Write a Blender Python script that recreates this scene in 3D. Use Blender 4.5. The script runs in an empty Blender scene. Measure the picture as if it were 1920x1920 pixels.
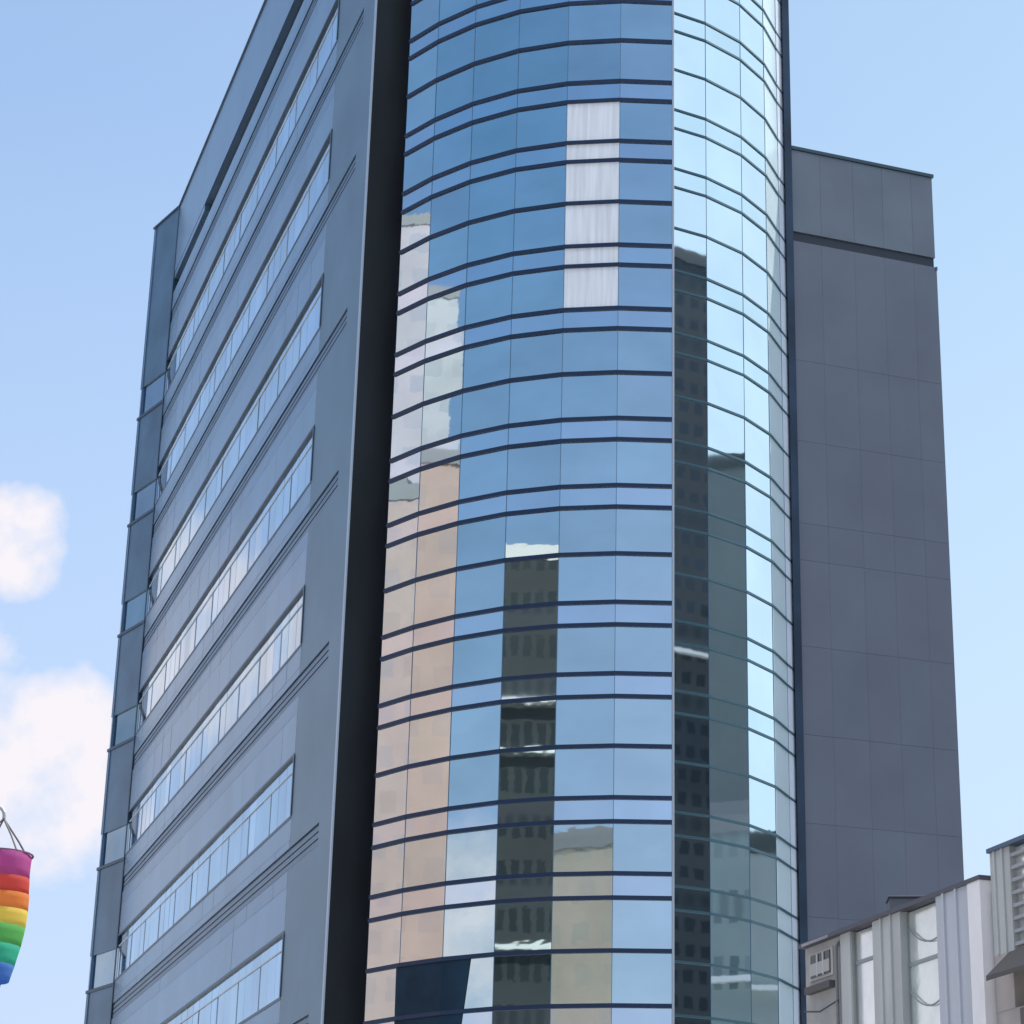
import bpy, bmesh, math, random
from mathutils import Vector
random.seed(7)
R = math.radians
S = bpy.context.scene
COL = S.collection
EYE = 1.6

# ---------------------------------------------------------------- camera
cd = bpy.data.cameras.new('camera')
cam = bpy.data.objects.new('camera', cd); COL.objects.link(cam)
cd.sensor_width = 36; cd.sensor_fit = 'HORIZONTAL'
cd.lens = 4300 / 1920 * 36
cd.shift_x = (960 - 1262) / 1920
cd.shift_y = 8 / 1920
cd.clip_start = 0.1; cd.clip_end = 6000
cam.location = (0, 0, EYE)
cam.rotation_euler = (R(90 + 20.55), 0, 0)
S.camera = cam

# ---------------------------------------------------------------- light
SUN_AZ, SUN_EL = R(56), R(50)          # azimuth from +Y towards +X
ld = bpy.data.lights.new('sun', 'SUN'); ld.energy = 4.5; ld.angle = R(0.5); ld.color = (1, .95, .87)
sun = bpy.data.objects.new('sun', ld); COL.objects.link(sun)
sdir = Vector((math.sin(SUN_AZ) * math.cos(SUN_EL), math.cos(SUN_AZ) * math.cos(SUN_EL), math.sin(SUN_EL)))
sun.rotation_euler = sdir.to_track_quat('Z', 'Y').to_euler()
sun.location = (60, 60, 150)

W = bpy.data.worlds.new('World'); S.world = W; W.use_nodes = True
nt = W.node_tree; N = nt.nodes; L = nt.links; N.clear()
def nd(t, **k):
    n = N.new(t)
    for a, b in k.items(): setattr(n, a, b)
    return n
out = nd('ShaderNodeOutputWorld'); bg = nd('ShaderNodeBackground'); bg.inputs[1].default_value = 0.13
sky = nd('ShaderNodeTexSky', sky_type='NISHITA', sun_disc=False)
sky.sun_elevation = SUN_EL; sky.sun_rotation = SUN_AZ
sky.air_density = 1.0; sky.dust_density = 1.2; sky.ozone_density = 1.6; sky.altitude = 50
tc = nd('ShaderNodeTexCoord')
def mth(op, a, b=None, clamp=False):
    n = nd('ShaderNodeMath', operation=op, use_clamp=clamp)
    for i, v in enumerate((a, b)):
        if v is None: continue
        if isinstance(v, (int, float)): n.inputs[i].default_value = v
        else: L.new(v, n.inputs[i])
    return n.outputs[0]
noise = nd('ShaderNodeTexNoise'); noise.inputs['Scale'].default_value = 34; noise.inputs['Detail'].default_value = 7
noise.inputs['Roughness'].default_value = .55
L.new(tc.outputs['Generated'], noise.inputs['Vector'])
def blob(az, el, r0, r1):              # soft disc of sky round one direction
    a, e = R(az), R(el)
    v = (math.sin(a) * math.cos(e), math.cos(a) * math.cos(e), math.sin(e))
    d = nd('ShaderNodeVectorMath', operation='DOT_PRODUCT'); L.new(tc.outputs['Generated'], d.inputs[0]); d.inputs[1].default_value = v
    m = nd('ShaderNodeMapRange'); m.interpolation_type = 'SMOOTHSTEP'
    L.new(d.outputs['Value'], m.inputs['Value'])
    m.inputs['From Min'].default_value = math.cos(R(r1)); m.inputs['From Max'].default_value = math.cos(R(r0))
    return m.outputs[0]
CLOUDS = [(-17.1, 19.1, .1, 1.9), (-119.4, 10.5, 1, 3.5), (-15.4, 13.6, .5, 3.5), (-19.5, 13.5, .5, 5.5), (-31.0, 17.2, 2.0, 4.0), (-27, 13, 1, 5), (-51, 10, 6, 12),
          (-152, 10, 3, 9), (120, 14, 4, 12), (-95, 16, 2, 8)]
m = None
for c in CLOUDS:
    b = blob(*c); m = b if m is None else mth('MAXIMUM', m, b)
cl = mth('MULTIPLY', mth('SUBTRACT', mth('ADD', mth('MULTIPLY', m, .95), mth('MULTIPLY', mth('SUBTRACT', noise.outputs[0], .5), 1.9)), .36), 1.5, clamp=True)
cl = mth('MULTIPLY', cl, mth('MULTIPLY', m, 3.0, clamp=True), clamp=True)
sep = nd('ShaderNodeSeparateXYZ'); L.new(tc.outputs['Generated'], sep.inputs[0])
# summer air: pale and bright on the sun's side of the sky, deeper blue opposite it
sd = nd('ShaderNodeVectorMath', operation='DOT_PRODUCT'); L.new(tc.outputs['Generated'], sd.inputs[0]); sd.inputs[1].default_value = (math.sin(SUN_AZ), math.cos(SUN_AZ), 0)
sm = nd('ShaderNodeMapRange'); L.new(sd.outputs['Value'], sm.inputs['Value'])
sm.inputs['From Min'].default_value = -1; sm.inputs['From Max'].default_value = 1
rampn = nd('ShaderNodeValToRGB'); L.new(sm.outputs[0], rampn.inputs[0])
RC = [(0.0, (.13, .36, .68)), (.26, (.29, .50, .84)), (.66, (.46, .68, 1.05)), (.84, (.58, .84, 1.10)), (.97, (.78, 1.02, 1.12))]
el = rampn.color_ramp.elements
while len(el) < len(RC): el.new(.5)
for e_, (p_, c_) in zip(el, RC): e_.position = p_; e_.color = (*c_, 1)
pale = nd('ShaderNodeVectorMath', operation='SCALE'); L.new(rampn.outputs[0], pale.inputs[0]); pale.inputs['Scale'].default_value = 1 / .13
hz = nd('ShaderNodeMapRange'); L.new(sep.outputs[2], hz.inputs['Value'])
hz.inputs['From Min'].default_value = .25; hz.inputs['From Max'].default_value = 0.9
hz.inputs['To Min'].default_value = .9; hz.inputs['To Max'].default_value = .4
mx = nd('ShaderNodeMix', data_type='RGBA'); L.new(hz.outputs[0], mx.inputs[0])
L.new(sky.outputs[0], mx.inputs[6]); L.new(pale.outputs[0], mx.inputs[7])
lowhz = nd('ShaderNodeMapRange'); L.new(sep.outputs[2], lowhz.inputs['Value'])
lowhz.inputs['From Min'].default_value = .0; lowhz.inputs['From Max'].default_value = .5
lowhz.inputs['To Min'].default_value = .75; lowhz.inputs['To Max'].default_value = 0
mh = nd('ShaderNodeMix', data_type='RGBA'); L.new(lowhz.outputs[0], mh.inputs[0]); L.new(mx.outputs[2], mh.inputs[6]); mh.inputs[7].default_value = (5.6, 6.4, 7.6, 1)
mx = mh
# thin bright haze on the sun's side, and an unseen bright band overhead, added to light the walls
veil = nd('ShaderNodeMix', data_type='RGBA'); L.new(mth('MULTIPLY', mth('MAXIMUM', blob(110, 20, 14, 30), blob(82, 22, 14, 42)), .85), veil.inputs[0])
L.new(mx.outputs[2], veil.inputs[6]); veil.inputs[7].default_value = (6.2, 7.6, 8.6, 1)
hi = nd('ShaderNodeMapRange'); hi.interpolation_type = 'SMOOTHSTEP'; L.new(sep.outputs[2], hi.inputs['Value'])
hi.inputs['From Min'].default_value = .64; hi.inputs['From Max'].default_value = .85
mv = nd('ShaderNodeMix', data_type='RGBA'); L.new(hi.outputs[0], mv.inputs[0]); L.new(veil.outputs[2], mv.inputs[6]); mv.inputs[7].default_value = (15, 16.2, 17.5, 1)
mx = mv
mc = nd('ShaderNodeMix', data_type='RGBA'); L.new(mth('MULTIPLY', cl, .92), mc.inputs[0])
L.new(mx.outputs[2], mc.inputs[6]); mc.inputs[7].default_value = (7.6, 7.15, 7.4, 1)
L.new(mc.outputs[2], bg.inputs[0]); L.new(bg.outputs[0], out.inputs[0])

S.view_settings.view_transform = 'Standard'; S.view_settings.look = 'None'
S.view_settings.exposure = 0.0; S.view_settings.gamma = 1
S.cycles.max_bounces = 8; S.cycles.glossy_bounces = 5

# ---------------------------------------------------------------- materials
MATS = {}
def mat(name, col, rough=.5, metal=0., var=.0, vscale=1., stretch=(1, 1, 1), bump=0., bscale=4., coat=0., tint=False, col2=None, spec=.5):
    if name in MATS: return MATS[name]
    M = bpy.data.materials.new(name); M.use_nodes = True
    t = M.node_tree; p = t.nodes['Principled BSDF']
    p.inputs['Roughness'].default_value = rough; p.inputs['Metallic'].default_value = metal
    p.inputs['Coat Weight'].default_value = coat; p.inputs['Specular IOR Level'].default_value = spec
    p.inputs['Base Color'].default_value = (*col, 1)
    c = t.nodes.new('ShaderNodeTexCoord'); mp = t.nodes.new('ShaderNodeMapping'); mp.inputs['Scale'].default_value = stretch
    t.links.new(c.outputs['Object'], mp.inputs[0])
    last = None
    if var:
        n = t.nodes.new('ShaderNodeTexNoise'); n.inputs['Scale'].default_value = vscale; n.inputs['Detail'].default_value = 5
        t.links.new(mp.outputs[0], n.inputs['Vector'])
        mr = t.nodes.new('ShaderNodeMapRange'); mr.inputs['From Min'].default_value = .3; mr.inputs['From Max'].default_value = .7
        t.links.new(n.outputs[0], mr.inputs['Value'])
        mm = t.nodes.new('ShaderNodeMix'); mm.data_type = 'RGBA'
        b = col2 or tuple(x * (1 + var) for x in col); a = tuple(x * (1 - var) for x in col)
        mm.inputs[6].default_value = (*a, 1); mm.inputs[7].default_value = (*b, 1)
        t.links.new(mr.outputs[0], mm.inputs[0]); last = mm.outputs[2]
    if tint:                                   # each pane has its own slight coating tint
        at = t.nodes.new('ShaderNodeAttribute'); at.attribute_name = 'pane'
        m2 = t.nodes.new('ShaderNodeMix'); m2.data_type = 'RGBA'; m2.blend_type = 'MULTIPLY'; m2.inputs[0].default_value = 1
        if last: t.links.new(last, m2.inputs[6])
        else: m2.inputs[6].default_value = (*col, 1)
        t.links.new(at.outputs['Color'], m2.inputs[7]); last = m2.outputs[2]
    if last: t.links.new(last, p.inputs['Base Color'])
    if bump:
        n = t.nodes.new('ShaderNodeTexNoise'); n.inputs['Scale'].default_value = bscale; n.inputs['Detail'].default_value = 2
        t.links.new(mp.outputs[0], n.inputs['Vector'])
        bu = t.nodes.new('ShaderNodeBump'); bu.inputs['Strength'].default_value = 1; bu.inputs['Distance'].default_value = bump
        t.links.new(n.outputs[0], bu.inputs['Height']); t.links.new(bu.outputs[0], p.inputs['Normal'])
    MATS[name] = M
    return M

GL_L = mat('blue_mirror_glass', (.57, .67, .71), .015, 1, var=.07, vscale=.35, bump=.0009, bscale=.9, tint=True, stretch=(1, 1, 1.6))
GL_LS = mat('blue_spandrel_glass', (.62, .70, .78), .03, 1, var=.05, vscale=.5, bump=.0009, bscale=.9, tint=True)
GL_R = mat('pale_mirror_glass', (.72, .85, .95), .02, 1, var=.05, vscale=.4, bump=.0009, bscale=.9, tint=True)
GL_RS = mat('pale_spandrel_glass', (.68, .83, .92), .04, 1, var=.05, vscale=.4, bump=.0009, bscale=.9, tint=True)
GL_RE = mat('pale_edge_glass', (.66, .80, .88), .25, .15, var=.05, vscale=.4, tint=True)  # pale reflection put into the colour; a mirror here would show the dark block
BLIND = mat('white_blind', (.82, .82, .85), .4, .0, var=.12, vscale=2.2, stretch=(3, 3, .15), coat=.35)
RING = mat('navy_mullion', (.012, .028, .07), .4, .3)
RING_R = mat('teal_mullion', (.06, .13, .17), .4, .4)
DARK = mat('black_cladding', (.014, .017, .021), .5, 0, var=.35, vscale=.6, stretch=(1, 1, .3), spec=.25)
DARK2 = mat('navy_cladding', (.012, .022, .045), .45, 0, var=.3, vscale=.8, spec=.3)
EDGE = mat('pale_edge_metal', (.42, .46, .52), .4, .5)
CLAD = mat('blue_grey_panel', (.115, .19, .29), .22, .4, spec=.3, var=.10, vscale=.45, stretch=(1, 1, .5), bump=.004, bscale=.4, tint=True)
CLAD2 = mat('grey_blue_panel', (.105, .165, .225), .35, .25, spec=.2, var=.12, vscale=.3)
GROOVE = mat('slate_louvre', (.10, .15, .22), .4, .4, var=.15, vscale=.6)
CHAMF = mat('dark_corner_panel', (.07, .13, .20), .3, .4, var=.25, vscale=.35)
WGL = mat('ribbon_glass', (.40, .53, .65), .05, 1, var=.18, vscale=.25, bump=.002, bscale=.7, tint=True)
WFR = mat('dark_frame', (.045, .07, .11), .4, .4)
WFL = mat('pale_frame', (.5, .56, .62), .4, .4)
CORE = mat('slate_panel', (.12, .13, .17), .55, .1, var=.10, vscale=.25)
CORE2 = mat('slate_seam', (.02, .03, .045), .6, 0)
ROOFM = mat('roof_gravel', (.22, .22, .21), .9, 0, var=.2, vscale=3)

# ---------------------------------------------------------------- mesh helpers
class MB:
    def __init__(s): s.v = []; s.f = []; s.c = []; s.m = []
    def quad(s, pts, col=(1, 1, 1), mi=0):
        i = len(s.v); s.v += [tuple(p) for p in pts]; s.f.append(tuple(range(i, i + len(pts)))); s.c.append(col); s.m.append(mi)
    def prism(s, plan, z0, z1, col=(1, 1, 1), mi=0):
        n = len(plan)
        a = sum(plan[i][0] * plan[(i + 1) % n][1] - plan[(i + 1) % n][0] * plan[i][1] for i in range(n))
        if a < 0: plan = plan[::-1]
        s.quad([(x, y, z1) for x, y in plan], col, mi); s.quad([(x, y, z0) for x, y in plan[::-1]], col, mi)
        for i in range(n):
            p, q = plan[i], plan[(i + 1) % n]
            s.quad([(p[0], p[1], z0), (q[0], q[1], z0), (q[0], q[1], z1), (p[0], p[1], z1)], col, mi)
    def tube(s, pts, r, n=8, r1=None):
        pts = [Vector(p) for p in pts]; rings = []
        for i, p in enumerate(pts):
            d = (pts[min(i + 1, len(pts) - 1)] - pts[max(i - 1, 0)]).normalized()
            u = d.cross(Vector((0, 1, 0.01))).normalized(); w = d.cross(u)
            rr = r if r1 is None else r + (r1 - r) * i / (len(pts) - 1)
            rings.append([p + (u * math.cos(2 * math.pi * k / n) + w * math.sin(2 * math.pi * k / n)) * rr for k in range(n)])
        for a, b in zip(rings, rings[1:]):
            for k in range(n): s.quad([a[k], a[(k + 1) % n], b[(k + 1) % n], b[k]])
        s.quad(rings[0][::-1]); s.quad(rings[-1])
    def build(s, name, material, parent=None, bevel=0):
        me = bpy.data.meshes.new(name); me.from_pydata(s.v, [], s.f)
        for mm in (material if isinstance(material, (list, tuple)) else [material]): me.materials.append(mm)
        for p, k in zip(me.polygons, s.m): p.material_index = k
        ca = me.color_attributes.new('pane', 'FLOAT_COLOR', 'CORNER'); k = 0
        for f, c in zip(s.f, s.c):
            for _ in f: ca.data[k].color = (*c, 1); k += 1
        bm = bmesh.new(); bm.from_mesh(me); bmesh.ops.remove_doubles(bm, verts=bm.verts, dist=1e-5)
        bmesh.ops.recalc_face_normals(bm, faces=bm.faces); bm.to_mesh(me); bm.free()
        o = bpy.data.objects.new(name, me); COL.objects.link(o)
        if parent: o.parent = parent
        if bevel:
            b = o.modifiers.new('bevel', 'BEVEL'); b.width = bevel; b.segments = 2
        return o
def thing(name, label, cat, group=None, loc=(0, 0, 0)):
    o = bpy.data.objects.new(name, None); COL.objects.link(o); o.location = loc
    o['label'] = label; o['category'] = cat
    if group: o['group'] = group
    return o
def tagd(o, label, cat, group=None):
    o['label'] = label; o['category'] = cat
    if group: o['group'] = group
    return o
def offset(V, d):                      # polyline moved outwards (towards the street) by d
    ns = []
    for p, q in zip(V, V[1:]):
        t = Vector((q[0] - p[0], q[1] - p[1])).normalized(); n = Vector((t.y, -t.x))
        if n.y > 0: n = -n
        ns.append(n)
    outp = []
    for i, p in enumerate(V):
        if i == 0: n = ns[0]
        elif i == len(V) - 1: n = ns[-1]
        else:
            n = (ns[i - 1] + ns[i]).normalized(); n = n / max(.5, n.dot(ns[i]))
        outp.append((p[0] + n.x * d, p[1] + n.y * d))
    return outp

# ---------------------------------------------------------------- ground and road
g = MB(); g.quad([(-3000, -3000, 0), (3000, -3000, 0), (3000, 3000, 0), (-3000, 3000, 0)])
o = g.build('ground', mat('paving', (.42, .41, .39), .85, 0, var=.15, vscale=.4)); o['kind'] = 'structure'
g = MB(); g.quad([(-400, 14, .004), (400, 30, .004), (400, 46, .004), (-400, 30, .004)])
o = g.build('road', mat('asphalt', (.055, .055, .06), .85, 0, var=.2, vscale=2)); o['kind'] = 'structure'
mk = MB()
for i in range(-40, 41):
    x = i * 9; y = 22 + 16 * (x + 400) / 800
    mk.quad([(x, y, .008), (x + 3.5, y + .07, .008), (x + 3.5, y + .19, .008), (x, y + .12, .008)])
o = mk.build('road_marking', mat('road_paint', (.75, .75, .72), .7)); o['kind'] = 'structure'
for nm, a, b in (('pavement', 9, 14), ('pavement', 30, 36)):
    g = MB(); g.prism([(-400, a), (400, a + 16), (400, b + 16), (-400, b)], -.2, .13)
    o = g.build(nm, mat('pavement_slab', (.33, .32, .30), .8, 0, var=.12, vscale=1)); o['kind'] = 'structure'

# ---------------------------------------------------------------- the office tower
tower = thing('office_tower', 'tall office tower with a curved blue mirror glass front between grey panelled blocks', 'building', loc=(-1.8, 91, 0))
TL = Vector(tower.location)
def par(o, p):
    o.parent = p
    if p is tower: o.matrix_parent_inverse.identity(); o.location = -TL
    return o
LV = [(-.04, 80.12), (-2.12, 79.97), (-4.24, 80.17), (-6.28, 80.75), (-8.18, 81.75), (-9.85, 83.02), (-11.2, 84.37)]
RV = [(.02, 82.15), (1.35, 82.95), (2.85, 84.4), (3.92, 86.1), (4.55, 87.9), (4.86, 88.72)]
PER = 7.33
TOPZ = 75.0
def zlev():
    o = []
    for n in range(-3, 8):
        o += [('s', 13.85 + PER * n), ('b1', 15.70 + PER * n), ('b2', 16.56 + PER * n), ('a1', 18.42 + PER * n), ('a2', 19.29 + PER * n)]
    return [(k, z + EYE) for k, z in o if 0.5 < z + EYE < TOPZ]
LEVELS = zlev()

core = MB()
core.prism([(p[0], p[1]) for p in offset(LV, -.25)] + [(-11.3, 86.5), (-6, 108), (.3, 108)], 0, TOPZ)
body = par(core.build('curved_block', DARK), tower)
core = MB(); core.prism([(.32, 82.4)] + offset(RV, -.3)[1:] + [(4.9, 106), (.32, 106)], 0, TOPZ - .6)
body2 = par(core.build('recessed_curved_block', DARK), tower)

def jit(a): k = 1 + random.uniform(-a, a); return (k * (1 + random.uniform(-a, a) * .5), k, k * (1 + random.uniform(-a, a) * .3))
def band(V, z0, z1, name, m, parent, ja, skip=(), only=None):
    b = MB(); A = offset(V, 0); B = offset(V, -.06)
    for i in range(len(V) - 1):
        if i in skip or (only is not None and i not in only): continue
        p, q = Vector(A[i]), Vector(A[i + 1]); e = (q - p).normalized() * .004
        ib, jb = Vector(B[i]), Vector(B[i + 1]); nr = Vector((e.y, -e.x)).normalized()
        p = p + nr * random.uniform(-.004, .004); q = q + nr * random.uniform(-.004, .004)     # panes never sit perfectly plumb
        b.prism([tuple(p + e), tuple(q - e), tuple(jb - e), tuple(ib + e)], z0 + .004, z1 - .004, jit(ja))
    return b.build(name, m, parent)
def ring(V, z, name, m, parent, h, d):
    b = MB(); A = offset(V, d); B = offset(V, -.1)
    b.prism(A + B[::-1], z - h / 2, z + h / 2)
    return b.build(name, m, parent)

zs = [(('g', .3))] + LEVELS + [('t', TOPZ)]
for (k, z), (k2, z2) in zip(zs, zs[1:]):
    sp = (k == 'b1' and k2 == 'b2') or (k == 'a1' and k2 == 'a2')
    zr = (z + z2) / 2 - EYE
    blind = 38.7 < zr < 47.6
    nm = 'spandrel_band' if sp else 'window_band'
    for run in (((0,), (2, 3, 4, 5)) if blind else ((0, 1, 2, 3, 4, 5),)):
        band(LV, z, z2, nm, GL_LS if sp else GL_L, body, .05, only=run)
    if blind: band(LV, z, z2, 'window_blind', BLIND, body, .10, only=(1,))
    band(RV, z, z2, nm, GL_RS if sp else GL_R, body2, .03, only=(0, 1, 2))
    band(RV, z, z2, nm, GL_RE, body2, .02, only=(3,))
for k, z in LEVELS:
    ring(LV, z, 'ring_mullion', RING, body, .15, .07)
    ring(RV, z, 'ring_mullion', RING_R, body2, .085, .05)
for V, bb, m, w in ((LV, body, RING, .011), (RV, body2, RING_R, .009)):
    A = offset(V, .006)
    for i in range(1, len(V) - 1):
        b = MB(); x, y = A[i]; b.prism([(x - w, y - .01), (x + w, y - .01), (x + w, y + .05), (x - w, y + .05)], .3, TOPZ)
        b.build('vertical_mullion', mat('thin_joint', (.10, .17, .26), .4, .3), bb)
# edge of the projecting glass screen and its return
b = MB(); b.prism([(-.035, 80.04), (.035, 80.05), (.045, 80.3), (-.035, 80.3)], .3, TOPZ); b.build('edge_trim', EDGE, body)
b = MB(); b.prism([(-.03, 80.32), (.03, 80.32), (.02, 82.1), (-.03, 82.1)], .3, TOPZ); b.build('return_panel', DARK2, body)
b = MB(); b.prism(offset(LV, .1) + [(-11.3, 86.3), (-5, 107), (.2, 107)], TOPZ, TOPZ + 1.0); b.build('parapet', CLAD2, body)
b = MB(); b.prism(offset(RV, .05)[:5] + [(4.7, 105), (.36, 105)], TOPZ - .6, TOPZ + .4); b.build('parapet', CLAD2, body2)
# pale jamb and dark post at the end of the glass
b = MB(); A = offset(RV[4:], .02); B = offset(RV[4:], -.15); b.prism([A[0], A[1], B[1], B[0]], .3, TOPZ)
b.build('pale_jamb', mat('pale_jamb_metal', (.62, .68, .80), .4, .0, var=.1, vscale=.4), body2)
b = MB(); b.prism([(4.89, 88.45), (5.20, 88.57), (5.12, 89.2), (4.80, 89.1)], 0, TOPZ + .5)
par(b.build('corner_post', mat('navy_post', (.03, .05, .085), .4, .4, var=.3, vscale=.5)), tower)
# dark panel over the lowest glass row seen, slanted at one end
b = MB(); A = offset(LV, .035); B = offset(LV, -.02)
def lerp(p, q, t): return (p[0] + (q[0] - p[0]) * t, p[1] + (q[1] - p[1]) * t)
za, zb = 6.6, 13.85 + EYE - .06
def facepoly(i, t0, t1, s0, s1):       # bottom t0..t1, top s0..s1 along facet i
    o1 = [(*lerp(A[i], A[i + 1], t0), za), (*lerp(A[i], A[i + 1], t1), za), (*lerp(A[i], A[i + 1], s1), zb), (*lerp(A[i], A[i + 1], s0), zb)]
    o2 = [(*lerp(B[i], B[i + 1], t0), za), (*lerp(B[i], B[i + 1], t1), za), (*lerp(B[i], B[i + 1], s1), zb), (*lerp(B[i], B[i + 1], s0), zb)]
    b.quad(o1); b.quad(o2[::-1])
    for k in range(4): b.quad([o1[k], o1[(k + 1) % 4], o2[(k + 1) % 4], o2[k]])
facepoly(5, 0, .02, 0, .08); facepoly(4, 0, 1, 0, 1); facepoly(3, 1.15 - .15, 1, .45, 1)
b.v = b.v; b.build('dark_panel', mat('dark_navy_panel', (.010, .028, .05), .5, .0, var=.5, vscale=.5, spec=.15), body)

# ---------------------------------------------------------------- left wing
AZ = R(21.87)
D1 = Vector((-math.sin(AZ), math.cos(AZ))); D2 = Vector((math.cos(AZ), math.sin(AZ)))
C0 = Vector((-12.82, 85.15)); E0 = C0 + D1 * 52.4; F0 = Vector((-34.69, 136.95))
WR = 71.85 + EYE
def P2(u, w=0.): p = C0 + D1 * u + D2 * w; return (p.x, p.y)       # w>0 goes into the building
DC = (F0 - E0).normalized(); NC = Vector((DC.y, -DC.x)); NC = NC if NC.x > 0 else -NC
def P3(u, w=0.): p = E0 + DC * u + NC * w; return (p.x, p.y)
LC = (F0 - E0).length
fb = F0 + D2 * 18
b = MB(); b.prism([P2(.3, .45), P2(.45, 1.30), (-5.2, 91), (-4.5, 128), (fb.x, fb.y), P3(LC - .2, .6), P3(.1, .45)], 0, WR - .5)
wing = par(b.build('side_wing', mat('wing_core', (.08, .10, .13), .7)), tower)
def slab(u0, u1, z0, z1, w0, w1, name, m, f=P2, parent=None):
    q = MB(); q.prism([f(u0, w0), f(u1, w0), f(u1, w1), f(u0, w1)], z0, z1); return q.build(name, m, parent or wing)
# dark end face with the near pier
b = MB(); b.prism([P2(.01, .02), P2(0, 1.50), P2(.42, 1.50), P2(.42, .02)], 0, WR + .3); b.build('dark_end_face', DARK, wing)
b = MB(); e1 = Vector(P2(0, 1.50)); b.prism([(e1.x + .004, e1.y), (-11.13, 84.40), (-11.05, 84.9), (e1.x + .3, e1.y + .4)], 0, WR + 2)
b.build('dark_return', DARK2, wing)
slab(-.02, .16, 0, WR + .32, -.05, .015, 'corner_trim', EDGE)
def panels(u0, u1, z0, z1, name, k=(1, 1, 1)):
    q = MB(); n = max(1, round((u1 - u0) / 2.6))
    for i in range(n):
        a = u0 + (u1 - u0) * i / n; b_ = u0 + (u1 - u0) * (i + 1) / n
        w = random.uniform(-.004, .004); c = jit(.06)
        q.prism([P2(a + .004, w), P2(b_ - .004, -w), P2(b_ - .004, .4), P2(a + .004, .4)], z0 + .006, z1 - .006, tuple(x * y for x, y in zip(c, k)))
    return q.build(name, CLAD, wing)
UW = 7.5                               # where the ribbon windows stop
tops = [16.75 + 7.355 * k + EYE for k in range(-2, 8)]
WH = 2.75
# near pier, cut by the louvre bands
lv = [(t + 2.45, t + 3.35) for t in tops] 
prev = 0.
for a, c in [x for x in lv if x[1] < WR - 6] :
    slab(.17, UW, prev, a, 0, .4, 'wall_panel', CLAD2)
    slab(.17, 2.4, a, c, 0, .4, 'wall_panel', CLAD2)
    slab(2.4, 52.3, a, c, .1, .4, 'louvre_band', GROOVE)
    for k in range(3): slab(2.42, 52.28, a + .06 + .28 * k, a + .26 + .28 * k, .05, .1, 'louvre_slat', GROOVE)
    prev = c
slab(.17, UW, prev, 66.55 + EYE, 0, .4, 'wall_panel', CLAD2)
# spandrels, windows
for k, t in enumerate(tops):
    b0 = t - WH
    a, c = lv[k]
    if t > 66 + EYE: break
    nxt = tops[k + 1] - WH if k + 1 < len(tops) else WR
    if c < WR - 6:
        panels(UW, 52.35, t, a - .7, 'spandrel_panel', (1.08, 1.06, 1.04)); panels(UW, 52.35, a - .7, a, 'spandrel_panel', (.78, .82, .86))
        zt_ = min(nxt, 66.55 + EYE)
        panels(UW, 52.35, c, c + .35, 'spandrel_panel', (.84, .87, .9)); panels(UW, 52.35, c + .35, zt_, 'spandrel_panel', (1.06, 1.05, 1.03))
    # ribbon window: glass strip made of panes, frame proud of it
    g = MB(); n = 30; L0, L1 = UW + .12, 52.3
    for i in range(n):
        u0 = L0 + (L1 - L0) * i / n; u1 = L0 + (L1 - L0) * (i + 1) / n - .02; w = .09 + random.uniform(-.005, .005); w2 = .09 + random.uniform(-.005, .005)
        g.prism([P2(u0, w), P2(u1, w2), P2(u1, .3), P2(u0, .3)], b0 + .12, t - .06, jit(.10))
    win = g.build('ribbon_window', WGL, wing)
    fr = MB()
    fr.prism([P2(UW, -.02), P2(52.3, -.02), P2(52.3, .085), P2(UW, .085)], t - .12, t - .02)
    fr.prism([P2(UW, -.015), P2(52.3, -.015), P2(52.3, .085), P2(UW, .085)], b0, b0 + .13)
    fr.prism([P2(UW - .06, -.04), P2(UW + .1, -.04), P2(UW + .1, .085), P2(UW - .06, .085)], b0 + .132, t - .122)
    fr.build('window_frame', WFR, wing)
    fr = MB(); fr.prism([P2(UW + .13, .05), P2(52.3, .05), P2(52.3, .085), P2(UW + .13, .085)], t - .72, t - .66)
    for i in range(1, 10):
        u = L0 + (L1 - L0) * i / 10; fr.prism([P2(u - .02, .06), P2(u + .02, .06), P2(u + .02, .084), P2(u - .02, .084)], b0 + .135, t - .73)
    fr.build('window_transom', WFL, wing)
# top band, groove, parapet
slab(.17, 42.3, 66.55 + EYE, 67.0 + EYE, .35, .4, 'roof_groove', DARK2)
slab(42.3, 52.35, 66.55 + EYE, 67.0 + EYE, 0, .4, 'wall_panel', CLAD)
slab(.17, 52.35, 67.0 + EYE, WR, -.02, .4, 'parapet_panel', CLAD)
slab(.17, 52.40, WR, WR + .12, -.1, .6, 'parapet_coping', WFR)
# chamfered far corner
wz = [(t - WH - .1, t - .75) for t in tops if t < 68]
prev = 0
for a, c in wz:
    slab(0, LC, prev, a, 0, .5, 'corner_panel', CHAMF, P3)
    q = MB(); q.prism([P3(.0, .1), P3(LC, .1), P3(LC, .4), P3(0, .4)], a, c, tuple(.62 * x for x in jit(.2))); q.build('corner_window', WGL, wing)
    slab(-.02, LC + .05, a - .1, a + .08, -.06, .12, 'corner_sill', WFR, P3)
    prev = c
slab(0, LC, prev, WR, 0, .5, 'corner_panel', CHAMF, P3)
slab(0, LC + .08, WR, WR + .12, -.08, .6, 'parapet_coping', WFR, P3)
slab(0, .12, 0, WR - .05, -.04, .0, 'corner_seam', WFR, P3)
b = MB(); q = [P3(LC, .05), (F0.x + D2.x * 18, F0.y + D2.y * 18)]
s = Vector(q[1]) - Vector(q[0]); s.normalize(); nn = Vector((s.y, -s.x)); nn = nn if nn.y < 0 else -nn
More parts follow.
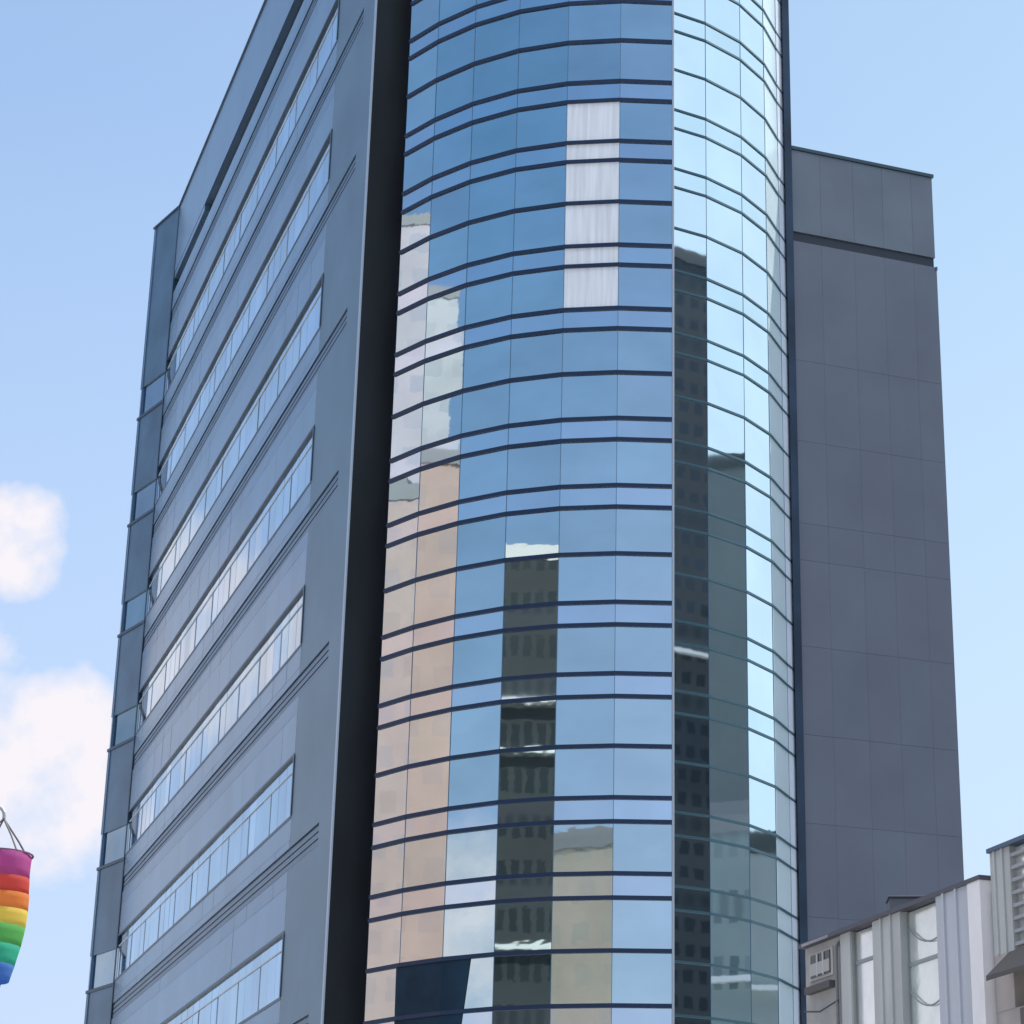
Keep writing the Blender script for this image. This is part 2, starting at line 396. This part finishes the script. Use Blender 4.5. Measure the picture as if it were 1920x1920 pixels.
b.prism([q[0], q[1], (q[1][0] + nn.x * .4, q[1][1] + nn.y * .4), (q[0][0] + nn.x * .4, q[0][1] + nn.y * .4)], 0, WR); b.build('rear_wall', CLAD, wing)

# ---------------------------------------------------------------- right service block
K0 = Vector((5.2, 88.8))
def PK(u, w=0.): p = K0 + D2 * u + D1 * w; return (p.x, p.y)       # w>0 goes back into the block
BT = 50.62 + EYE; BG = 46.05 + EYE
b = MB(); b.prism([PK(-.2, .12), PK(6.93, .12), PK(6.93, 16), PK(-.2, 16)], 0, BT - .1)
blk = par(b.build('service_block', CORE), tower)
def kslab(u0, u1, z0, z1, w0, w1, name, m): q = MB(); q.prism([PK(u0, w0), PK(u1, w0), PK(u1, w1), PK(u0, w1)], z0, z1); return q.build(name, m, blk)
zz = 0.; k = 0
rows = [0, 3.6, 7.3, 10.9, 14.6, 18.3, 22.0, 25.6, 29.3, 33.0, 34.62, 38.3, 42.0, BG]
for z0, z1 in zip(rows, rows[1:]):
    q = MB(); us = [-.1, 1.35, 2.95, 4.4, 5.85, 7.0]
    for i in range(5):
        q.prism([PK(us[i] + .003, 0), PK(us[i + 1] - .003, 0), PK(us[i + 1] - .003, .119), PK(us[i] + .003, .119)], z0 + .005, z1 - .005, jit(.03))
    M = mat('slate_panel_tinted', (.138, .155, .20), .5, .1, var=.08, vscale=.35, tint=True)
    q.build('cladding_row', M, blk)
kslab(6.945, 7.0, 0, BG, .125, 15.9, 'side_cladding', CORE)
kslab(-.1, 6.88, BG + .012, BG + .42, .03, .115, 'shadow_groove', CORE2)
q = MB()
for i in range(5):
    us = [-.1, 1.35, 2.95, 4.4, 5.85, 6.93]
    q.prism([PK(us[i] + .004, -.03), PK(us[i + 1] - .004, -.03), PK(us[i + 1] - .004, .118), PK(us[i] + .004, .118)], BG + .45, BT - .12, jit(.04))
q.build('parapet_panel', mat('grey_parapet_tinted', (.15, .175, .215), .5, .2, var=.1, vscale=.4, tint=True), blk)
kslab(-.15, 7.0, BT - .1, BT + .05, -.1, 16, 'parapet_coping', mat('coping_teal', (.05, .085, .11), .5, .3))
kslab(6.94, 7.02, BG - .15, BG + .02, -.04, 16, 'ledge', CLAD2)

# ---------------------------------------------------------------- low buildings, bottom right
M1 = Vector((math.sin(AZ), -math.cos(AZ)))
G0 = Vector((3.92, 68.2))
def PG(u, w=0.): p = G0 + M1 * u + D2 * w; return (p.x, p.y)       # u towards the camera, w into the building
HG = 11.95 + EYE
STONE = mat('grey_render', (.48, .475, .465), .7, 0, var=.12, vscale=.8, stretch=(1, 1, .3))
STONE2 = mat('lilac_grey_pier', (.52, .53, .58), .6, .0, var=.1, vscale=.6, stretch=(1, 1, .2))
BEIGE = mat('warm_grey_wall', (.40, .38, .37), .8, 0, var=.15, vscale=1.2)
WHITEP = mat('white_screen', (.88, .89, .90), .2, .6, var=.12, vscale=1.5, col2=(.9, .92, .92))
MILK = mat('milky_glass', (.84, .89, .86), .2, .55, var=.22, vscale=.7, col2=(.92, .95, .92), bump=.03, bscale=1.5)
lowb = thing('low_building', 'low grey building with white window bays and upright piers beside the tall tower', 'building', loc=(*PG(5, 3), 0))
def lp(q, name, m):
    o = q.build(name, m, lowb); o.location = -Vector(lowb.location); return o
def gs(u0, u1, z0, z1, w0, w1, name, m): q = MB(); q.prism([PG(u0, w0), PG(u1, w0), PG(u1, w1), PG(u0, w1)], z0, z1); return lp(q, name, m)
gs(0, 10.9, 0, HG - .15, .5, 12, 'building_body', STONE)
gs(0, 3.12, 0, HG - .1, 0, .5, 'rendered_wall', BEIGE)
gs(2.5, 3.12, 0, HG - .1, -.06, 0, 'pier', STONE)
gs(4.66, 6.34, 0, HG - .1, -.12, .5, 'pier', STONE)
gs(8.48, 10.27, 0, HG - .1, -.16, .5, 'pier', STONE2)
gs(8.9, 9.0, 0, HG - .1, -.22, -.16, 'pier_rib', STONE2); gs(9.6, 9.68, 0, HG - .1, -.22, -.16, 'pier_rib', STONE2)
gs(5.2, 5.28, 0, HG - .1, -.18, -.12, 'pier_rib', STONE); gs(5.8, 5.86, 0, HG - .1, -.18, -.12, 'pier_rib', STONE)
gs(10.27, 10.93, 0, HG - .1, -.2, .5, 'white_corner', mat('white_pink_render', (.88, .83, .83), .6, 0, var=.05, vscale=1))
# white bays
def bay(u0, u1, m, cuts, name):
    q = MB(); z = 0
    for c in cuts + [HG - .1]:
        q.prism([PG(u0 + .03, .12), PG(u1 - .03, .12), PG(u1 - .03, .3), PG(u0 + .03, .3)], z + .03, c - .03, jit(.05)); z = c
    lp(q, name, m)
    q = MB()
    for c in cuts: q.prism([PG(u0 + .02, .08), PG(u1 - .02, .08), PG(u1 - .02, .31), PG(u0 + .02, .31)], c - .05, c + .05)
    q.prism([PG(u0, .1), PG(u0 + .05, .1), PG(u0 + .05, .4), PG(u0, .4)], 0, HG - .12); q.prism([PG(u1 - .05, .1), PG(u1, .1), PG(u1, .4), PG(u1 - .05, .4)], 0, HG - .12)
    lp(q, 'bay_frame', mat('bay_grey', (.30, .33, .33), .5, .2))
bay(3.14, 4.64, WHITEP, [3.2, 6.6, 9.6, 10.5, 12.55], 'white_window')
bay(6.36, 8.46, MILK, [3.4, 7.1, 9.9, 12.0], 'milky_window')
# dark curved reflections in the milky window, modelled as thin tubes
q = MB()
for zc, sg, dz in ((13.0, .3, .9), (11.3, .35, .7), (9.6, .3, .8)):
    pts = []; q = MB()
    for i in range(9):
        t = i / 8; u = 6.45 + 1.95 * t; p = PG(u, .05); pts.append((p[0], p[1], zc - sg * 4 * t * (1 - t) - dz * t * .5))
    q.tube(pts, .022); lp(q, 'reflected_curve', mat('reflection_grey', (.25, .28, .27), .6))
# framed window with awning on the warm grey wall
gs(.35, 1.95, 12.42, 13.22, -.05, 0, 'window_surround', mat('pale_surround', (.45, .42, .41), .7))
gs(.5, 1.8, 12.5, 13.15, -.08, -.05, 'window', mat('window_dark', (.03, .03, .035), .1, .2))
gs(.95, 1.03, 12.5, 13.15, -.11, -.08, 'window_bar', STONE); gs(1.35, 1.43, 12.5, 13.15, -.11, -.08, 'window_bar', STONE)
gs(.5, 1.8, 12.55, 12.9, -.105, -.08, 'window_blind', mat('dull_blind', (.42, .40, .38), .8))
gs(.2, 2.0, 13.46, 13.54, -.22, 0, 'window_hood', mat('hood_lilac', (.55, .5, .55), .6))
gs(.3, 2.0, 12.05, 12.25, -.2, 0, 'window_sill', mat('sill_dark', (.10, .09, .09), .7))
gs(-.02, 10.95, HG - .1, HG + .02, -.22, 12, 'roof_slab', mat('dark_roof_edge', (.09, .09, .11), .6))
q = MB(); q.tube([(*PG(2.3, -.1), .3), (*PG(2.3, -.1), 8), (*PG(2.3, -.1), HG - .4), (*PG(2.3, .02), HG - .25)], .05); lp(q, 'downpipe', mat('pipe_grey', (.2, .2, .2), .5))
q = MB(); q.tube([(*PG(.1, -.12), 11.6), (*PG(1.2, -.14), 11.45), (*PG(2.4, -.12), 11.62)], .025)
lp(q, 'wall_cable', mat('cable_dark', (.06, .06, .06), .6))
gs(1.1, 1.75, 10.2, 10.75, -.38, -.05, 'air_conditioner', mat('unit_cream', (.55, .54, .5), .5))
gs(1.2, 1.65, 10.28, 10.67, -.4, -.381, 'fan_grille', mat('grille_dark', (.07, .07, .07), .6))
# roof clutter
u = thing('roof_unit', 'small dark plant box on the roof of the low grey building', 'vent box', loc=(*PG(2.6, 2.2), HG + .08))
def box(name, m, p, x, y, z, sx, sy, sz, bev=.02):
    q = MB(); q.prism([(x - sx / 2, y - sy / 2), (x + sx / 2, y - sy / 2), (x + sx / 2, y + sy / 2), (x - sx / 2, y + sy / 2)], z, z + sz); return q.build(name, m, p, bevel=bev)
GR = mat('plant_grey', (.12, .12, .14), .6)
box('casing', GR, u, 0, 0, .15, 1.3, .9, .8); box('lid', GR, u, 0, 0, .96, 1.4, 1.0, .06)
for sx in (-.5, .5): box('foot', GR, u, sx, 0, 0, .12, .8, .15)
for k in range(0): box('louvre', mat('plant_pale', (.4, .4, .44), .6), u, 0, -.46, .28 + .15 * k, 1.1, .03, .05, 0)

# nearer building with louvres
J0 = Vector((8.1, 58.0))
def PJ(u, w=0.): p = J0 + M1 * u + D2 * w; return (p.x, p.y)
HJ = 12.6 + EYE
lb = thing('louvred_building', 'grey building with white louvred windows and a dark awning at the right edge', 'building', loc=(*PJ(4, 3), 0))
def js(u0, u1, z0, z1, w0, w1, name, m):
    q = MB(); q.prism([PJ(u0, w0), PJ(u1, w0), PJ(u1, w1), PJ(u0, w1)], z0, z1); o = q.build(name, m, lb); o.location = -Vector(lb.location); return o
js(.02, 9, 0, HJ - .1, .4, 10, 'building_body', STONE)
js(.0, 1.0, 9.9 + EYE, HJ - .08, 0, .4, 'pier', STONE)
js(.22, .3, 9.9 + EYE, HJ - .08, -.05, 0, 'pier_rib', STONE); js(.62, .7, 9.9 + EYE, HJ - .08, -.05, 0, 'pier_rib', STONE)
js(2.7, 9, 9.6 + EYE, HJ - .08, 0, .4, 'pier', STONE)
q = MB(); q.prism([PJ(1.0, .18), PJ(2.7, .18), PJ(2.7, .3), PJ(1.0, .3)], 9.95 + EYE, HJ - .1)
o = q.build('window', WHITEP, lb); o.location = -Vector(lb.location)
for k in range(8):
    z = 10.0 + EYE + k * .32
    js(1.0, 2.7, z, z + .09, .02, .17, 'louvre', mat('louvre_grey', (.36, .36, .37), .6))
js(-.03, 9.1, HJ - .08, HJ + .03, -.08, 10, 'roof_slab', mat('blue_roof_edge', (.07, .11, .18), .5))
js(0, 9, 0, 8.5 + EYE, 0.02, .4, 'lower_wall', mat('pink_beige_wall', (.46, .40, .38), .8, 0, var=.1, vscale=1))
js(0, .9, 8.5 + EYE, 9.9 + EYE, 0, .4, 'lower_wall', mat('pink_beige_wall', (.46, .40, .38)))
q = MB(); a = [PJ(.75, 0), PJ(4.5, 0)]; c = [PJ(.75, -.7), PJ(4.5, -.7)]
zt, zb_ = 9.9 + EYE, 9.25 + EYE
q.quad([(*a[0], zt), (*a[1], zt), (*c[1], zb_), (*c[0], zb_)]); q.quad([(*a[0], zt - .12), (*c[0], zb_ - .12), (*c[1], zb_ - .12), (*a[1], zt - .12)])
q.quad([(*a[0], zt), (*c[0], zb_), (*c[0], zb_ - .12), (*a[0], zt - .12)]); q.quad([(*a[1], zt), (*a[1], zt - .12), (*c[1], zb_ - .12), (*c[1], zb_)])
q.quad([(*c[0], zb_), (*c[1], zb_), (*c[1], zb_ - .12), (*c[0], zb_ - .12)]); q.quad([(*a[0], zt), (*a[0], zt - .12), (*a[1], zt - .12), (*a[1], zt)])
o = q.build('awning', mat('awning_dark', (.10, .09, .085), .8), lb); o.location = -Vector(lb.location)
js(1.15, 6, 6.5 + EYE, 8.45 + EYE, -.02, .02, 'shop_window', mat('dark_brown_glass', (.06, .035, .04), .2))

# ---------------------------------------------------------------- rainbow windsock
ws = thing('windsock', 'rainbow striped fabric windsock hanging from a thin grey pole at the left edge', 'windsock', loc=(-4.27, 14.38, 0))
NS = 20
def cone(z0, z1, r0, r1, name, m):
    q = MB()
    for s_ in range(3):
        for i in range(NS):
            a0, a1 = 2 * math.pi * i / NS, 2 * math.pi * (i + 1) / NS
            def pt(a, k):
                t = k / 3; r = r0 + (r1 - r0) * t; r *= 1 + .05 * math.sin(3 * a + 9 * (z0 + (z1 - z0) * t)); return (r * math.cos(a), r * math.sin(a), z0 + (z1 - z0) * t)
            q.quad([pt(a0, s_), pt(a1, s_), pt(a1, s_ + 1), pt(a0, s_ + 1)])
    o = q.build(name, m, ws); so = o.modifiers.new('cloth', 'SOLIDIFY'); so.thickness = .004
    for p in o.data.polygons: p.use_smooth = True
    return o
def cloth(name, col):
    M = mat(name, col, .8); t = M.node_tree; p = t.nodes['Principled BSDF']
    tr = t.nodes.new('ShaderNodeBsdfTranslucent'); tr.inputs[0].default_value = (*[min(1, c * 1.3 + .05) for c in col], 1)
    mx_ = t.nodes.new('ShaderNodeMixShader'); mx_.inputs[0].default_value = .62
    t.links.new(p.outputs[0], mx_.inputs[1]); t.links.new(tr.outputs[0], mx_.inputs[2]); t.links.new(mx_.outputs[0], t.nodes['Material Output'].inputs[0])
    return M
cols = [('purple_cloth', (0.50, 0.12, 0.36)), ('red_cloth', (0.62, 0.12, 0.1)), ('orange_cloth', (0.72, 0.33, 0.1)), ('yellow_cloth', (0.72, 0.62, 0.16)),
        ('green_cloth', (0.16, 0.5, 0.16)), ('teal_cloth', (0.06, 0.5, 0.36)), ('blue_cloth', (0.1, 0.26, 0.6))]
zh = [4.69, 4.54, 4.44, 4.34, 4.24, 4.12, 4.00, 3.90]
rr = [.205, .203, .20, .194, .186, .175, .158, .135]
for i, (nm, c) in enumerate(cols):
    cone(zh[i], zh[i + 1] + .001, rr[i], rr[i + 1], 'fabric_stripe', cloth(nm, c))
q = MB(); q.tube([(.203 * math.cos(2 * math.pi * i / 24), .203 * math.sin(2 * math.pi * i / 24), 4.695) for i in range(25)], .007, 6); q.build('hoop', mat('hoop_plum', (.12, .06, .12), .5), ws)
for i in range(4):
    a = math.pi / 4 + i * math.pi / 2
    q = MB(); q.tube([(.2 * math.cos(a), .2 * math.sin(a), 4.70), (.12 * math.cos(a), .12 * math.sin(a), 4.8), (0, 0, 4.93)], .006, 6); q.build('bridle_cord', mat('cord_grey', (.12, .11, .13), .6), ws)
q = MB(); q.tube([(.05, 0, 3.70), (.045, 0, 3.84), (.04, 0, 3.88)], .02, 6, .05); q.build('tassel', mat('navy_tassel', (.03, .06, .16), .8), ws)
hook = [(.0, 0, 4.93)] + [(-.09 + .09 * math.cos(math.pi * i / 10), 0, 4.95 + .07 * math.sin(math.pi * i / 10)) for i in range(11)] + [(-.19, 0, 4.9), (-.22, 0, 4.4)]
q = MB(); q.tube(hook, .011, 8); q.build('hook', mat('pole_grey', (.35, .37, .40), .5, .4), ws)
q = MB(); q.tube([(-.22, 0, 0), (-.22, 0, 2.4), (-.22, 0, 4.98)], .035, 12, .02); q.build('pole', mat('pole_grey', (.35, .37, .40)), ws)
q = MB(); q.tube([(-.22, 0, .0), (-.22, 0, .06)], .11, 16); q.build('pole_base', mat('pole_grey', (.35, .37, .40)), ws)

# ---------------------------------------------------------------- buildings across the street (seen mirrored in the glass)
def facade(name, wall, glass, fh=3.6, bw=2.4, gm=.6):
    M = bpy.data.materials.new(name); M.use_nodes = True; t = M.node_tree; p = t.nodes['Principled BSDF']
    c = t.nodes.new('ShaderNodeTexCoord'); s = t.nodes.new('ShaderNodeSeparateXYZ'); t.links.new(c.outputs['Object'], s.inputs[0])
    def mm(op, a, b):
        n = t.nodes.new('ShaderNodeMath'); n.operation = op
        for i, v in enumerate((a, b)):
            if isinstance(v, (int, float)): n.inputs[i].default_value = v
            else: t.links.new(v, n.inputs[i])
        return n.outputs[0]
    def stripe(v, per, duty): return mm('LESS_THAN', mm('FRACT', mm('DIVIDE', mm('ADD', v, 500.), per), 0), duty)
    w = mm('MULTIPLY', stripe(s.outputs[2], fh, .5), mm('MULTIPLY', stripe(s.outputs[0], bw, .6), stripe(s.outputs[1], bw, .6)))
    nz = t.nodes.new('ShaderNodeTexNoise'); nz.inputs['Scale'].default_value = .25; nz.inputs['Detail'].default_value = 4
    mx = t.nodes.new('ShaderNodeMix'); mx.data_type = 'RGBA'; mx.inputs[6].default_value = (*[x * .85 for x in wall], 1); mx.inputs[7].default_value = (*[x * 1.12 for x in wall], 1)
    t.links.new(c.outputs['Object'], nz.inputs['Vector']); t.links.new(nz.outputs[0], mx.inputs[0])
    m2 = t.nodes.new('ShaderNodeMix'); m2.data_type = 'RGBA'; m2.inputs[7].default_value = (*glass, 1)
    fl = [mm('FLOOR', mm('DIVIDE', mm('ADD', s.outputs[k], 500.), q), 0) for k, q in ((0, bw), (1, bw), (2, fh))]
    cb = t.nodes.new('ShaderNodeCombineXYZ'); wn = t.nodes.new('ShaderNodeTexWhiteNoise')
    for k in range(3): t.links.new(fl[k], cb.inputs[k])
    t.links.new(cb.outputs[0], wn.inputs['Vector'])
    wv = mm('MULTIPLY', w, mm('ADD', mm('MULTIPLY', wn.outputs['Value'], .9), .1))
    t.links.new(wv, m2.inputs[0]); t.links.new(mx.outputs[2], m2.inputs[6]); t.links.new(m2.outputs[2], p.inputs['Base Color'])
    r = t.nodes.new('ShaderNodeMapRange'); t.links.new(w, r.inputs['Value']); r.inputs['To Min'].default_value = .7; r.inputs['To Max'].default_value = .15
    t.links.new(r.outputs[0], p.inputs['Roughness'])
    return M
def tower_env(label, x, y, w, d, h, rot, m, trim, ledges=(), crown=2.5, masts=0):
    t = thing('street_building', label, 'building', 'buildings across the street mirrored in the glass', (x, y, 0)); t.rotation_euler.z = R(rot)
    b = MB(); b.prism([(-w / 2, -d / 2), (w / 2, -d / 2), (w / 2, d / 2), (-w / 2, d / 2)], 0, h); b.build('building_body', m, t)
    def rim(z0, z1, o_, name, mm_):
        b = MB(); a = w / 2 + o_; c = d / 2 + o_
        b.prism([(-a, -c), (a, -c), (a, -c + .5), (-a, -c + .5)], z0, z1); b.prism([(-a, c - .5), (a, c - .5), (a, c), (-a, c)], z0, z1)
        b.prism([(-a, -c + .501), (-a + .5, -c + .501), (-a + .5, c - .501), (-a, c - .501)], z0, z1); b.prism([(a - .5, -c + .501), (a, -c + .501), (a, c - .501), (a - .5, c - .501)], z0, z1)
        b.build(name, mm_, t)
    rim(h + .01, h + 1.1, .1, 'parapet', trim)
    for z in ledges: rim(z, z + .32, .9, 'balcony', mat('balcony_white', (.8, .8, .77), .6))
    if crown:
        b = MB(); b.prism([(-w / 4, -d / 4), (w / 4, -d / 4), (w / 4, d / 4), (-w / 4, d / 4)], h + .01, h + crown); b.build('roof_house', trim, t)
    for i in range(masts):
        b = MB(); xx = -w / 4 + i * w / max(1, masts); b.tube([(xx, 0, h), (xx, 0, h + 5)], .12, 6); b.build('mast', trim, t)
    return t
F_tan = facade('tan_facade', (.56, .48, .38), (.50, .46, .38), 3.4, 2.6)
F_dark = facade('dark_facade', (.032, .04, .042), (.026, .033, .036), 3.6, 1.0)
F_pink = facade('pink_facade', (.58, .40, .34), (.52, .40, .37), 3.2, 2.2)
F_pale = facade('pale_facade', (.52, .46, .50), (.45, .43, .49), 3.4, 2.8)
F_grey = facade('grey_facade', (.56, .54, .56), (.49, .49, .52), 3.4, 2.4)
F_green = facade('green_facade', (.18, .21, .205), (.15, .185, .18), 3.7, 1.4)
F_low = facade('low_facade', (.36, .40, .38), (.05, .09, .09), 3.6, 2.4)
F_warm = facade('warm_facade', (.57, .42, .38), (.52, .42, .42), 3.2, 1.9)
F_pier = facade('pier_facade', (.30, .36, .35), (.08, .12, .13), 3.7, .9)
F_navy = facade('navy_facade', (.026, .035, .042), (.022, .031, .038), 1.8, 1.3)
TR = mat('env_trim', (.3, .3, .3), .7); TD = mat('env_trim_dark', (.06, .07, .07), .7)
def refl(px_, py_, az, Ld, side=0.):   # where a mirrored thing stands: along the reflected ray, Ld metres out
    a = R(az); return px_ + Ld * math.sin(a) + side * math.cos(a), py_ - Ld * math.cos(a) + side * math.sin(a)
ENV = [
 # label, facet point, reflected azimuth, distance, side, w, d, h, rot, mat, trim, ledges
 ('tan office block across the street', (-3.2, 80), -14.7, 110, 4.0, 14, 14, 41.5, 15, F_tan, TR, (), 0),
 ('dark slender tower with pale balconies across the street', (-5.3, 80.5), -33.9, 100, 0, 16, 16, 62.6, 56, F_dark, mat('env_trim_pale', (.75, .72, .68), .7), (50.5, 46.6, 31.5), 0),
 ('pink brick block across the street', (-9, 82.4), -84.1, 70, 0, 13, 13, 60, 6, F_pink, TR, (), 0),
 ('grey concrete tower behind the pink brick block', (-9, 82.4), -84.1, 112, 0, 15, 15, 92.5, 6, F_grey, TR, (), 3),
 ('pale lilac apartment tower beside the pink brick block', (-10.5, 83.7), -98, 105, 0, 10, 10, 97.6, 8, F_pale, TR, (), 0),
 ('warm tan low block in front of the lilac apartment tower', (-10.5, 83.7), -98, 75, 0, 8, 8, 60.5, 8, F_warm, TR, (), 0),
 ('black glass tower with a white balcony across the street', (.7, 82.5), 62.5, 90, 0, 18, 18, 83.5, 28, F_navy, TD, (51,), 0),
 ('grey green glass block across the street', (2.05, 83.7), 89.5, 80, -2, 18, 18, 63, 12, F_green, TD, (), 0),
 ('low pale glass block with dark piers across the street', (2.05, 83.7), 89.5, 50, 0, 10, 10, 30.5, 14, F_pier, TR, (22, 14.5), 0),
 ('low grey block with dark windows across the street', (3.4, 85.3), 118.9, 80, 0, 16, 16, 35.5, 20, F_low, TD, (26,), 3),
]
for lab, pt, az, Ld, side, w, d, h, rot, m, tr, led, ms in ENV:
    x, y = refl(*pt, az, Ld, side)
    tower_env(lab, x, y, w, d, h, rot, m, tr, led, masts=ms)
